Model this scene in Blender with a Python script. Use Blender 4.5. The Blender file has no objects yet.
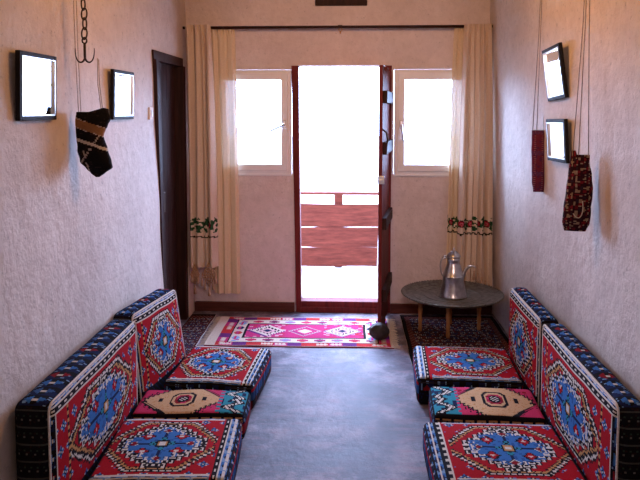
import bpy, bmesh, math, random
from mathutils import Vector, Matrix, noise

random.seed(7)
S = bpy.context.scene
COL = S.collection
PI = math.pi

# ------------------------------------------------------------------ camera
cd = bpy.data.cameras.new('camera')
cam = bpy.data.objects.new('camera', cd); COL.objects.link(cam)
cd.sensor_width = 36.0; cd.lens = 38.25; cd.clip_start = 0.05; cd.clip_end = 300
cd.shift_y = -82 / 640.0
cam.location = (0, -5.65, 1.70)
cam.rotation_euler = (math.radians(90 - 4.0), 0, math.radians(2.5))
S.camera = cam

# ------------------------------------------------------------------ world, sun, lamps, exposure
S.view_settings.view_transform = 'Standard'
S.view_settings.look = 'None'
S.view_settings.gamma = 1.0
S.view_settings.use_curve_mapping = False
S.view_settings.exposure = -0.2
W = bpy.data.worlds.new('world'); S.world = W; W.use_nodes = True
bg = W.node_tree.nodes['Background']
# bright hazy sky: brightest on the terrace side (+Y, where the sun stands), dimmer behind the house
_nt = W.node_tree
_tc = _nt.nodes.new('ShaderNodeTexCoord'); _sx = _nt.nodes.new('ShaderNodeSeparateXYZ'); _mr = _nt.nodes.new('ShaderNodeMapRange')
_nt.links.new(_tc.outputs['Generated'], _sx.inputs[0]); _nt.links.new(_sx.outputs['Y'], _mr.inputs['Value'])
_mr.inputs['From Min'].default_value = -0.2; _mr.inputs['From Max'].default_value = 0.7
_mr.inputs['To Min'].default_value = 3.0; _mr.inputs['To Max'].default_value = 39.0
_nt.links.new(_mr.outputs['Result'], bg.inputs['Strength'])
bg.inputs['Color'].default_value = (0.44, 0.58, 0.96, 1)

def light(name, kind, loc, target, energy, color, **kw):
    ld = bpy.data.lights.new(name, kind); ld.energy = energy; ld.color = color
    for k, v in kw.items(): setattr(ld, k, v)
    o = bpy.data.objects.new(name, ld); COL.objects.link(o); o.location = loc
    d = Vector(target) - Vector(loc)
    o.rotation_euler = d.to_track_quat('-Z', 'Y').to_euler()
    return o
# hazy daylight coming in from the terrace side
light('sun', 'SUN', (-4.2, 6, 3.6), (0.6, 0, 1.0), 18.0, (0.52, 0.64, 1.0), angle=math.radians(45))
# the room's warm ceiling lamp above the view; the rear two are added fills
light('ceiling_lamp', 'POINT', (0.0, -2.2, 2.60), (0, -2.2, 0), 50.0, (1.0, 0.45, 0.12), shadow_soft_size=0.12)
light('rear_fill', 'AREA', (0.0, -5.6, 2.62), (0, 0.0, 1.3), 12.0, (1.0, 0.66, 0.50), size=0.8)  # unseen soft fill added behind the camera, no fixture there
light('back_wall_fill_spot', 'SPOT', (0.0, -5.7, 2.55), (0, 0.0, 1.35), 280.0, (1.0, 0.66, 0.60), spot_size=math.radians(40), spot_blend=0.7, shadow_soft_size=0.25)  # unseen spot added to brighten the back wall but spare the side walls
# light portals in the openings (sampling aid only, they emit nothing)
def portal(name, x0, x1, z0, z1, y):
    o = light(name, 'AREA', ((x0+x1)/2, y, (z0+z1)/2), ((x0+x1)/2, y-1, (z0+z1)/2), 1.0, (1, 1, 1))
    o.data.shape = 'RECTANGLE'; o.data.size = x1-x0; o.data.size_y = z1-z0
    o.data.cycles.is_portal = True
portal('door_portal', -0.44, 0.30, 0.0, 2.07, 0.30)
portal('window_portal_left', -1.12, -0.48, 1.18, 2.03, 0.30)
portal('window_portal_right', 0.36, 1.03, 1.18, 2.03, 0.30)

# ------------------------------------------------------------------ materials
def new_mat(name):
    m = bpy.data.materials.new(name); m.use_nodes = True
    nt = m.node_tree
    return m, nt, nt.nodes['Principled BSDF']
def lk(nt, a, b): nt.links.new(a, b)
def node(nt, t, **kw):
    n = nt.nodes.new(t)
    for k, v in kw.items(): setattr(n, k, v)
    return n
def coords(nt, scale=(1, 1, 1)):
    tc = node(nt, 'ShaderNodeTexCoord'); mp = node(nt, 'ShaderNodeMapping')
    mp.inputs['Scale'].default_value = scale
    lk(nt, tc.outputs['Object'], mp.inputs['Vector'])
    return mp.outputs['Vector']
def noise_node(nt, vec, scale, detail=4, rough=0.55):
    n = node(nt, 'ShaderNodeTexNoise')
    n.inputs['Scale'].default_value = scale; n.inputs['Detail'].default_value = detail
    n.inputs['Roughness'].default_value = rough
    lk(nt, vec, n.inputs['Vector']); return n
def ramp(nt, fac, stops):
    r = node(nt, 'ShaderNodeValToRGB'); e = r.color_ramp.elements
    while len(e) < len(stops): e.new(0.5)
    for el, (p, c) in zip(e, stops):
        el.position = p; el.color = (*c, 1) if len(c) == 3 else c
    lk(nt, fac, r.inputs['Fac']); return r
def mixc(nt, fac, a, b, mode='MIX'):
    m = node(nt, 'ShaderNodeMix', data_type='RGBA', blend_type=mode)
    if isinstance(fac, (int, float)): m.inputs['Factor'].default_value = fac
    else: lk(nt, fac, m.inputs['Factor'])
    for s, v in ((m.inputs['A'], a), (m.inputs['B'], b)):
        if isinstance(v, tuple): s.default_value = (*v, 1)
        else: lk(nt, v, s)
    return m.outputs['Result']
def bump(nt, h, strength, dist=0.01, prev=None):
    b = node(nt, 'ShaderNodeBump'); b.inputs['Strength'].default_value = strength
    b.inputs['Distance'].default_value = dist
    lk(nt, h, b.inputs['Height'])
    if prev is not None: lk(nt, prev, b.inputs['Normal'])
    return b.outputs['Normal']

def mat_plaster(name, c1, c2, pit=0.5):
    m, nt, p = new_mat(name); v = coords(nt)
    n1 = noise_node(nt, v, 1.7, 5, 0.6); n2 = noise_node(nt, v, 38, 4, 0.7); n3 = noise_node(nt, v, 9, 6, 0.65)
    base = ramp(nt, n1.outputs['Fac'], [(0.35, c1), (0.68, c2)]).outputs['Color']
    pits = ramp(nt, n2.outputs['Fac'], [(0.31, (1, 1, 1)), (0.40, (0, 0, 0))]).outputs['Color']
    col = mixc(nt, pits, base, tuple(x * pit for x in c1))
    n4 = noise_node(nt, v, 15, 5, 0.7)
    mot = ramp(nt, n4.outputs['Fac'], [(0.34, (0.89, 0.88, 0.87)), (0.62, (1.0, 1.0, 1.0))]).outputs['Color']
    col = mixc(nt, 1.0, col, mot, 'MULTIPLY')
    stain = ramp(nt, n3.outputs['Fac'], [(0.60, (0, 0, 0)), (0.82, (0.35, 0.35, 0.35))]).outputs['Color']
    col = mixc(nt, stain, col, (c1[0]*0.72, c1[1]*0.62, c1[2]*0.55))
    lk(nt, col, p.inputs['Base Color'])
    p.inputs['Roughness'].default_value = 0.62
    p.inputs['Specular IOR Level'].default_value = 0.35
    b1 = bump(nt, n3.outputs['Fac'], 0.45, 0.03)
    b2 = bump(nt, n2.outputs['Fac'], 0.35, 0.005, b1)
    lk(nt, b2, p.inputs['Normal'])
    return m
def mat_plain(name, c, rough=0.6, metal=0.0, nscale=25, var=0.25, bstr=0.15, spec=0.5):
    m, nt, p = new_mat(name); v = coords(nt)
    n = noise_node(nt, v, nscale, 4)
    lo = tuple(x*(1-var) for x in c); hi = tuple(min(1, x*(1+var)) for x in c)
    lk(nt, ramp(nt, n.outputs['Fac'], [(0.3, lo), (0.7, hi)]).outputs['Color'], p.inputs['Base Color'])
    p.inputs['Roughness'].default_value = rough; p.inputs['Metallic'].default_value = metal
    p.inputs['Specular IOR Level'].default_value = spec
    lk(nt, bump(nt, n.outputs['Fac'], bstr, 0.004), p.inputs['Normal'])
    return m
def mat_wood(name, c1, c2, stretch=(14, 14, 1.2), rough=0.62):
    m, nt, p = new_mat(name); v = coords(nt, stretch)
    n = noise_node(nt, v, 3.0, 6, 0.65)
    lk(nt, ramp(nt, n.outputs['Fac'], [(0.32, c1), (0.66, c2)]).outputs['Color'], p.inputs['Base Color'])
    p.inputs['Roughness'].default_value = rough
    p.inputs['Specular IOR Level'].default_value = 0.2
    lk(nt, bump(nt, n.outputs['Fac'], 0.35, 0.006), p.inputs['Normal'])
    return m
def mat_weave(name, rough=0.85, wave=220, bstr=0.35, transl=0.0, transp=0.0):
    """woven cloth: thread colours come from the woven chart stored on the mesh"""
    m, nt, p = new_mat(name)
    a = node(nt, 'ShaderNodeAttribute', attribute_name='thread')
    v = coords(nt); n = noise_node(nt, v, wave, 2)
    fac = ramp(nt, n.outputs['Fac'], [(0.3, (0.72, 0.72, 0.72)), (0.7, (1.0, 1.0, 1.0))]).outputs['Color']
    col = mixc(nt, 1.0, a.outputs['Color'], fac, 'MULTIPLY')
    lk(nt, col, p.inputs['Base Color'])
    p.inputs['Roughness'].default_value = rough; p.inputs['Specular IOR Level'].default_value = 0.06
    lk(nt, bump(nt, n.outputs['Fac'], bstr, 0.004), p.inputs['Normal'])
    out = nt.nodes['Material Output']; sh = p.outputs['BSDF']
    if transl > 0:
        t = node(nt, 'ShaderNodeBsdfTranslucent'); lk(nt, col, t.inputs['Color'])
        mx = node(nt, 'ShaderNodeMixShader'); mx.inputs['Fac'].default_value = transl
        lk(nt, sh, mx.inputs[1]); lk(nt, t.outputs['BSDF'], mx.inputs[2]); sh = mx.outputs['Shader']
    if transp > 0:
        t = node(nt, 'ShaderNodeBsdfTransparent')
        vo = node(nt, 'ShaderNodeTexVoronoi'); vo.inputs['Scale'].default_value = 120; lk(nt, v, vo.inputs['Vector'])
        r = ramp(nt, vo.outputs['Distance'], [(0.25, (transp*0.35,)*3), (0.55, (min(1, transp*1.6),)*3)])
        mx = node(nt, 'ShaderNodeMixShader'); lk(nt, r.outputs['Color'], mx.inputs['Fac'])
        lk(nt, sh, mx.inputs[1]); lk(nt, t.outputs['BSDF'], mx.inputs[2]); sh = mx.outputs['Shader']
    lk(nt, sh, out.inputs['Surface'])
    return m

M = {}
M['plaster'] = mat_plaster('plaster_side', (0.64, 0.565, 0.505), (0.75, 0.665, 0.59), 0.72)
M['plaster_back'] = mat_plaster('plaster_back', (0.66, 0.57, 0.56), (0.77, 0.67, 0.65), 0.75)
M['ceiling'] = mat_plaster('ceiling_plaster', (0.70, 0.62, 0.54), (0.76, 0.69, 0.60))
M['red_wood'] = mat_wood('red_painted_wood', (0.085, 0.010, 0.009), (0.17, 0.022, 0.018))
M['dark_wood'] = mat_wood('dark_brown_wood', (0.014, 0.005, 0.004), (0.040, 0.013, 0.009))
M['base_wood'] = mat_wood('baseboard_wood', (0.060, 0.016, 0.013), (0.11, 0.032, 0.025), (1.2, 14, 14))
M['leg_wood'] = mat_wood('turned_leg_wood', (0.28, 0.11, 0.035), (0.45, 0.20, 0.07), (20, 20, 2))
M['fence_wood'] = mat_wood('fence_wood', (0.085, 0.017, 0.010), (0.20, 0.046, 0.026), (1.3, 10, 9), 0.8)
M['pvc'] = mat_plain('white_pvc', (0.80, 0.81, 0.84), 0.35, 0, 10, 0.03, 0.02)
M['black'] = mat_plain('black_paint', (0.012, 0.010, 0.010), 0.6, 0, 30, 0.3, 0.05, 0.15)
M['silver'] = mat_plain('silver_edge', (0.72, 0.72, 0.72), 0.3, 0.8, 30, 0.05, 0.03)
M['iron'] = mat_plain('wrought_iron', (0.055, 0.040, 0.034), 0.5, 0.7, 60, 0.4, 0.3)
M['steel'] = mat_plain('brushed_steel', (0.6, 0.6, 0.62), 0.35, 0.9, 60, 0.1, 0.05)
M['tin'] = mat_plain('tinned_copper', (0.50, 0.49, 0.49), 0.30, 0.95, 22, 0.25, 0.12)
M['tray'] = mat_plain('aged_tray_metal', (0.17, 0.165, 0.14), 0.48, 0.75, 35, 0.45, 0.25)
M['cord'] = mat_plain('cotton_cord', (0.55, 0.46, 0.40), 0.9, 0, 300, 0.3, 0.3)
M['dark_cord'] = mat_plain('grey_cord', (0.30, 0.25, 0.22), 0.9, 0, 300, 0.3, 0.3)
M['switch'] = mat_plain('ivory_plastic', (0.70, 0.58, 0.42), 0.4, 0, 10, 0.04, 0.02)
M['brass'] = mat_plain('brass', (0.62, 0.33, 0.09), 0.35, 0.8, 40, 0.15, 0.05)
M['stone'] = mat_plain('black_stone', (0.022, 0.016, 0.016), 0.7, 0, 26, 0.6, 0.9)
M['terrace'] = mat_plain('terrace_concrete', (0.62, 0.60, 0.60), 0.8, 0, 6, 0.12, 0.2)
M['ground'] = mat_plain('pale_hillside', (0.62, 0.60, 0.55), 0.9, 0, 0.8, 0.15, 0.3)
M['white_paint'] = mat_plain('white_painted_wood', (0.80, 0.78, 0.76), 0.6, 0, 20, 0.06, 0.1)
def mat_leaf():
    m, nt, p = new_mat('leaf_green'); v = coords(nt); n = noise_node(nt, v, 20, 3)
    c = ramp(nt, n.outputs['Fac'], [(0.3, (0.22, 0.46, 0.10)), (0.7, (0.36, 0.62, 0.20))]).outputs['Color']
    lk(nt, c, p.inputs['Base Color']); t = node(nt, 'ShaderNodeBsdfTranslucent'); lk(nt, c, t.inputs['Color'])
    mx = node(nt, 'ShaderNodeMixShader'); mx.inputs['Fac'].default_value = 0.6
    lk(nt, p.outputs['BSDF'], mx.inputs[1]); lk(nt, t.outputs['BSDF'], mx.inputs[2])
    lk(nt, mx.outputs['Shader'], nt.nodes['Material Output'].inputs['Surface'])
    return m
M['leaf'] = mat_leaf()
M['fringe'] = mat_plain('cream_fringe', (0.70, 0.62, 0.52), 0.9, 0, 200, 0.2, 0.3)
M['tassel'] = mat_plain('tan_tassel', (0.50, 0.33, 0.22), 0.9, 0, 200, 0.3, 0.4)
M['crochet'] = mat_plain('crochet_thread', (0.42, 0.26, 0.16), 0.9, 0, 160, 0.45, 0.5)
M['piping'] = mat_plain('cream_piping', (0.74, 0.68, 0.60), 0.85, 0, 160, 0.2, 0.3)
M['piping_black'] = mat_plain('black_piping', (0.015, 0.014, 0.02), 0.85, 0, 160, 0.2, 0.3)
M['kilim'] = mat_weave('woven_kilim', 0.88, 210, 0.45)
M['carpet'] = mat_weave('pile_carpet', 0.95, 120, 0.8)
M['curtain'] = mat_weave('curtain_cloth', 0.8, 260, 0.15, 0.13)
M['sheer'] = mat_weave('lace_cloth', 0.8, 260, 0.10, 0.05, 0.010)
def mat_floor():
    m, nt, p = new_mat('worn_painted_concrete'); v = coords(nt)
    n1 = noise_node(nt, v, 3.1, 9, 0.72); n2 = noise_node(nt, v, 42, 5, 0.75)
    v2 = coords(nt, (1.0, 5.0, 1)); n3 = noise_node(nt, v2, 4.5, 6, 0.7)
    base = ramp(nt, n1.outputs['Fac'], [(0.38, (0.050, 0.040, 0.062)), (0.50, (0.130, 0.123, 0.162)), (0.60, (0.33, 0.30, 0.345))]).outputs['Color']
    sp = ramp(nt, n2.outputs['Fac'], [(0.34, (0.75, 0.75, 0.75)), (0.44, (0, 0, 0))]).outputs['Color']
    col = mixc(nt, sp, base, (0.07, 0.055, 0.07))
    st = ramp(nt, n3.outputs['Fac'], [(0.52, (0, 0, 0)), (0.72, (0.95, 0.95, 0.95))]).outputs['Color']
    col = mixc(nt, st, col, (0.29, 0.17, 0.20))
    lk(nt, col, p.inputs['Base Color'])
    rr = ramp(nt, n1.outputs['Fac'], [(0.3, (0.50,)*3), (0.7, (0.68,)*3)])
    lk(nt, rr.outputs['Color'], p.inputs['Roughness'])
    p.inputs['Specular IOR Level'].default_value = 0.28
    b = bump(nt, n1.outputs['Fac'], 0.35, 0.03); lk(nt, bump(nt, n2.outputs['Fac'], 0.25, 0.004, b), p.inputs['Normal'])
    return m
M['floor'] = mat_floor()
def mat_mirror():
    m, nt, p = new_mat('mirror_glass'); v = coords(nt); n = noise_node(nt, v, 3, 2)
    lk(nt, ramp(nt, n.outputs['Fac'], [(0.3, (0.84, 0.90, 0.93)), (0.7, (0.90, 0.93, 0.95))]).outputs['Color'], p.inputs['Base Color'])
    p.inputs['Metallic'].default_value = 1.0; p.inputs['Roughness'].default_value = 0.03
    return m
M['mirror'] = mat_mirror()
def mat_glass():
    m, nt, p = new_mat('window_glass'); out = nt.nodes['Material Output']
    tr = node(nt, 'ShaderNodeBsdfTransparent'); tr.inputs['Color'].default_value = (0.95, 0.97, 0.98, 1)
    gl = node(nt, 'ShaderNodeBsdfGlossy'); gl.inputs['Roughness'].default_value = 0.02
    mx = node(nt, 'ShaderNodeMixShader'); mx.inputs['Fac'].default_value = 0.05
    lk(nt, tr.outputs['BSDF'], mx.inputs[1]); lk(nt, gl.outputs['BSDF'], mx.inputs[2]); lk(nt, mx.outputs['Shader'], out.inputs['Surface'])
    return m
M['glass'] = mat_glass()

# ------------------------------------------------------------------ helpers
def link_mesh(name, bm, mat, parent=None, smooth=False, loc=None, recalc=True):
    me = bpy.data.meshes.new(name)
    if recalc: bmesh.ops.recalc_face_normals(bm, faces=bm.faces[:])
    bm.to_mesh(me); bm.free()
    me.materials.append(mat)
    if smooth:
        for f in me.polygons: f.use_smooth = True
    o = bpy.data.objects.new(name, me); COL.objects.link(o)
    if parent is not None: o.parent = parent
    if loc is not None: o.location = loc
    return o
def empty(name, loc=(0, 0, 0), rotz=0.0):
    o = bpy.data.objects.new(name, None); COL.objects.link(o)
    o.location = loc; o.rotation_euler = (0, 0, rotz); o.empty_display_size = 0.05
    return o
def tag(o, label, cat, group=None, kind=None):
    o['label'] = label; o['category'] = cat
    if group: o['group'] = group
    if kind: o['kind'] = kind
    return o
def struct(o, label=None, cat=None):
    o['kind'] = 'structure'
    if label: o['label'] = label
    if cat: o['category'] = cat
    return o
def box(bm, x0, x1, y0, y1, z0, z1, bev=0.0, mat=None):
    r = bmesh.ops.create_cube(bm, size=1.0)
    vs = r['verts']
    for v in vs:
        v.co = Vector(((x0+x1)/2 + v.co.x*(x1-x0), (y0+y1)/2 + v.co.y*(y1-y0), (z0+z1)/2 + v.co.z*(z1-z0)))
    if bev > 0:
        es = list({e for v in vs for e in v.link_edges})
        r2 = bmesh.ops.bevel(bm, geom=es, offset=bev, segments=2, affect='EDGES', profile=0.5)
        vs = [v for v in bm.verts if v in set(r2['verts']) or v in set(vs)] if mat is not None else vs
    if mat is not None:
        for v in {v for v in vs if v.is_valid}: v.co = mat @ v.co
    return bm
def prism(bm, quad, y0, y1):
    """quad: list of (x, z); extruded along Y"""
    a = [bm.verts.new((x, y0, z)) for x, z in quad]; b = [bm.verts.new((x, y1, z)) for x, z in quad]
    n = len(quad); bm.faces.new(a); bm.faces.new(b[::-1])
    for i in range(n): bm.faces.new((a[i], b[i], b[(i+1) % n], a[(i+1) % n]))
    return bm
def tube(bm, pts, r, seg=8, closed=False, rs=None):
    pts = [Vector(p) for p in pts]; n = len(pts); rings = []
    nrm = None
    for i, p in enumerate(pts):
        if closed: t = pts[(i+1) % n] - pts[i-1]
        else: t = pts[min(i+1, n-1)] - pts[max(i-1, 0)]
        t.normalize()
        if nrm is None:
            nrm = t.orthogonal().normalized()
        else:
            nrm = (nrm - t*nrm.dot(t)); nrm = nrm.normalized() if nrm.length > 1e-6 else t.orthogonal().normalized()
        bn = t.cross(nrm); rr = rs[i] if rs else r
        rings.append([bm.verts.new(p + (nrm*math.cos(2*PI*k/seg) + bn*math.sin(2*PI*k/seg))*rr) for k in range(seg)])
    m = n if closed else n-1
    for i in range(m):
        A, B = rings[i], rings[(i+1) % n]
        off = 0
        if closed and i == n-1:   # match twist
            off = min(range(seg), key=lambda o: (A[0].co-B[o].co).length)
        for k in range(seg):
            bm.faces.new((A[k], A[(k+1) % seg], B[(k+1+off) % seg], B[(k+off) % seg]))
    if not closed:
        bm.faces.new(rings[0][::-1]); bm.faces.new(rings[-1])
    return bm
def lathe(bm, prof, seg=40, c=(0, 0, 0)):
    rings = []
    for r, z in prof:
        if r < 1e-5: rings.append([bm.verts.new((c[0], c[1], c[2]+z))])
        else: rings.append([bm.verts.new((c[0]+r*math.cos(2*PI*k/seg), c[1]+r*math.sin(2*PI*k/seg), c[2]+z)) for k in range(seg)])
    for A, B in zip(rings, rings[1:]):
        for k in range(seg):
            if len(A) == 1 and len(B) == 1: continue
            if len(A) == 1: bm.faces.new((A[0], B[(k+1) % seg], B[k]))
            elif len(B) == 1: bm.faces.new((A[k], A[(k+1) % seg], B[0]))
            else: bm.faces.new((A[k], A[(k+1) % seg], B[(k+1) % seg], B[k]))
    return bm
def arc_pts(fn, n): return [fn(i/(n-1)) for i in range(n)]
def bez(p0, p1, p2, p3, n=12):
    p0, p1, p2, p3 = map(Vector, (p0, p1, p2, p3)); out = []
    for i in range(n):
        t = i/(n-1); out.append(p0*(1-t)**3 + p1*3*t*(1-t)**2 + p2*3*t*t*(1-t) + p3*t**3)
    return out
def colour_layer(bm): return bm.loops.layers.float_color.new('thread')
def setc(f, L, c):
    for l in f.loops: l[L] = (c[0], c[1], c[2], 1.0)

# ------------------------------------------------------------------ the setting
XL, XR, YN, ZC = -1.31, 1.17, -7.4, 2.75
def frange(a, b, step):
    n = max(1, int(round((b-a)/step))); return [a + (b-a)*i/n for i in range(n+1)]
def grid_wall(name, us, vs, holes, place, th, mat, amp=0.006, seed=0):
    """wall of a fine uneven grid with rectangular openings; place(u, v, d) -> point, d = depth behind the face"""
    us = sorted(set(round(u, 4) for u in us)); vs = sorted(set(round(v, 4) for v in vs))
    nu, nv = len(us)-1, len(vs)-1
    def solid(i, j):
        if i < 0 or j < 0 or i >= nu or j >= nv: return False
        u = (us[i]+us[i+1])/2; v = (vs[j]+vs[j+1])/2
        return not any(a < u < b and c < v < d for a, b, c, d in holes)
    bm = bmesh.new(); F = {}; B = {}
    def fv(i, j):
        if (i, j) not in F:
            p = Vector(place(us[i], vs[j], 0.0)); q = Vector((us[i]*1.0, vs[j]*1.0, seed))
            d = amp*(noise.noise(q*2.2) + 0.6*noise.noise(q*6.5))
            F[i, j] = bm.verts.new(place(us[i], vs[j], d))
        return F[i, j]
    def bv(i, j):
        if (i, j) not in B: B[i, j] = bm.verts.new(place(us[i], vs[j], th))
        return B[i, j]
    for i in range(nu):
        for j in range(nv):
            if not solid(i, j): continue
            bm.faces.new((fv(i, j), fv(i+1, j), fv(i+1, j+1), fv(i, j+1)))
            bm.faces.new((bv(i, j), bv(i, j+1), bv(i+1, j+1), bv(i+1, j)))
            for di, dj, a, b in ((-1, 0, (i, j), (i, j+1)), (1, 0, (i+1, j), (i+1, j+1)), (0, -1, (i, j), (i+1, j)), (0, 1, (i, j+1), (i+1, j+1))):
                if not solid(i+di, j+dj):
                    bm.faces.new((fv(*a), fv(*b), bv(*b), bv(*a)))
    o = link_mesh(name, bm, mat)
    return struct(o)

bm = bmesh.new(); box(bm, -1.75, 1.65, YN-0.2, 0.26, -0.12, 0.0)
struct(link_mesh('floor', bm, M['floor']), 'worn lavender grey painted concrete floor between the cushion seats', 'floor')
bm = bmesh.new(); box(bm, -1.75, 1.65, YN-0.2, 0.30, ZC, ZC+0.15)
struct(link_mesh('ceiling', bm, M['dark_wood']))

DOOR = (-0.455, 0.340, -0.2, 2.07)
WINL = (-1.125, -0.480, 1.165, 2.04)
WINR = (0.362, 1.040, 1.165, 2.04)
us = frange(-1.75, 1.65, 0.07) + [DOOR[0], DOOR[1], WINL[0], WINL[1], WINR[0], WINR[1]]
vs = frange(-0.05, ZC, 0.07) + [DOOR[3], WINL[2], WINL[3]]
o = grid_wall('wall_back', us, vs, [DOOR, WINL, WINR], lambda u, v, d: (u, d, v), 0.25, M['plaster_back'], 0.006, 1)
o['label'] = 'pinkish plaster back wall with door and two windows'; o['category'] = 'wall'
# left wall with the opening of the old dark door; its jamb leans
def XLw(v): return -1.315 - 0.019*v
def left_jamb(v): return -0.90 - 0.057*v
DL = (-1.02, -0.20, -0.2, 2.12)
def place_left(u, v, d):
    if abs(u + 1.02) < 1e-3 and v <= 2.121: u = left_jamb(v)
    return (XLw(v) - d, u, v)
us = frange(YN, -1.30, 0.09) + [-1.22, -1.12, -1.02, -0.84, -0.68, -0.52, -0.36, -0.20, 0.0]
o = grid_wall('wall_left', us, frange(-0.05, ZC, 0.08) + [2.12], [DL], place_left, 0.30, M['plaster'], 0.007, 5)
o['label'] = 'rough plaster left wall with two mirrors and hook'; o['category'] = 'wall'
o = grid_wall('wall_right', frange(YN, 0.0, 0.08), frange(-0.05, ZC, 0.08), [], lambda u, v, d: (1.202 - 0.026*v + d, u, v), 0.25, M['plaster'], 0.007, 9)
o['label'] = 'rough plaster right wall with hanging pouches'; o['category'] = 'wall'
o = grid_wall('wall_rear', frange(-1.75, 1.65, 0.2), frange(-0.05, ZC, 0.2), [], lambda u, v, d: (u, YN - d, v), 0.2, M['plaster'], 0.004, 12)

# baseboards
bm = bmesh.new(); box(bm, -1.312, -0.462, -0.028, 0.006, 0.0, 0.078, 0.004)
struct(link_mesh('baseboard_left', bm, M['base_wood']))
bm = bmesh.new(); box(bm, 0.345, 1.19, -0.028, 0.006, 0.0, 0.078, 0.004)
struct(link_mesh('baseboard_right', bm, M['base_wood']))
# dark beam end high on the back wall
bm = bmesh.new(); box(bm, -0.285, 0.140, -0.035, 0.02, 2.555, 2.74, 0.006)
struct(link_mesh('trim_1', bm, M['dark_wood']), 'dark brown wooden panel high above the door', 'trim')

# open terrace door: frame, threshold and leaf swung into the room
d1 = struct(empty('door_1', (0.30, -0.01, 0.0)), 'dark red plank terrace door standing open into the room', 'door')
def rel(o, root):
    o.location = o.location - root.location; return o
bm = bmesh.new(); prism(bm, [(-0.447, 0), (-0.405, 0), (-0.425, 2.068), (-0.482, 2.068)], -0.022, 0.10)
rel(link_mesh('door_jamb', bm, M['red_wood'], d1), d1)
bm = bmesh.new(); prism(bm, [(0.296, 0), (0.345, 0), (0.345, 2.068), (0.290, 2.068)], -0.005, 0.12)
rel(link_mesh('door_jamb', bm, M['red_wood'], d1), d1)
bm = bmesh.new(); box(bm, -0.41, 0.30, -0.03, 0.14, 0.0, 0.045, 0.004); box(bm, -0.41, 0.30, -0.012, 0.12, 0.04, 0.092, 0.005)
rel(link_mesh('threshold', bm, M['red_wood'], d1), d1)
leaf = empty('door_leaf'); leaf.parent = d1
leaf.location = (0.012, -0.035, 0); leaf.rotation_euler = (0, 0, math.radians(-8.0))
# leaf local: runs along -Y from the hinge, planks side by side
bm = bmesh.new()
for k in range(5):
    y1 = -0.125*k; box(bm, -0.014, 0.014, y1-0.121, y1, 0.03 + 0.01*math.sin(k*2.1), 2.02 + 0.02*math.sin(k*1.7), 0.003)
link_mesh('plank_panel', bm, M['red_wood'], leaf)
for z in (0.32, 0.86, 1.42, 1.80):
    bm = bmesh.new(); box(bm, 0.014, 0.046, -0.60, -0.02, z-0.045, z+0.045, 0.005)
    link_mesh('ledge', bm, M['dark_wood'], leaf)
bm = bmesh.new(); tube(bm, [(0.012, -0.585, 1.56), (0.04, -0.585, 1.54), (0.05, -0.585, 1.48), (0.04, -0.585, 1.42), (0.012, -0.585, 1.40)], 0.007)
link_mesh('door_handle', bm, M['iron'], leaf, True)
bm = bmesh.new(); box(bm, -0.018, 0.030, -0.630, -0.616, 1.16, 1.22, 0.003); box(bm, -0.012, 0.022, -0.640, -0.62, 1.18, 1.195, 0.003)
link_mesh('lock_plate', bm, M['steel'], leaf)

# closed old door in the left wall
d2 = struct(empty('door_2', (XL, -0.65, 0)), 'dark brown wooden door set in the left wall', 'door')
bm = bmesh.new()
prism_pts = []
def yprism(bm, quad, x0, x1):
    a = [bm.verts.new((x0, y, z)) for y, z in quad]; b = [bm.verts.new((x1, y, z)) for y, z in quad]
    n = len(quad); bm.faces.new(a); bm.faces.new(b[::-1])
    for i in range(n): bm.faces.new((a[i], b[i], b[(i+1) % n], a[(i+1) % n]))
yprism(bm, [(left_jamb(0), 0), (left_jamb(0)+0.07, 0), (left_jamb(2.05)+0.07, 2.05), (left_jamb(2.05), 2.05)], XL-0.14, XL-0.012)
rel(link_mesh('door_jamb', bm, M['dark_wood'], d2), d2)
bm = bmesh.new(); yprism(bm, [(-0.27, 0), (-0.20, 0), (-0.20, 2.05), (-0.27, 2.05)], XL-0.14, XL-0.012)
rel(link_mesh('door_jamb', bm, M['dark_wood'], d2), d2)
bm = bmesh.new(); yprism(bm, [(-1.015, 2.05), (-0.20, 2.05), (-0.20, 2.115), (-1.02, 2.115)], XL-0.14, XL-0.030)
rel(link_mesh('lintel', bm, M['dark_wood'], d2), d2)
bm = bmesh.new()
for k in range(6):
    a = -0.99 + 0.122*k; yprism(bm, [(a if k else left_jamb(0)+0.06, 0.01), (a+0.118, 0.01), (a+0.118, 2.055), (a, 2.055)], XL-0.13, XL-0.085)
rel(link_mesh('plank_panel', bm, M['dark_wood'], d2), d2)
bm = bmesh.new(); box(bm, XL-0.09, XL-0.05, -0.80, -0.70, 0.95, 1.10, 0.004)
rel(link_mesh('lock_case', bm, M['iron'], d2), d2)

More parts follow.
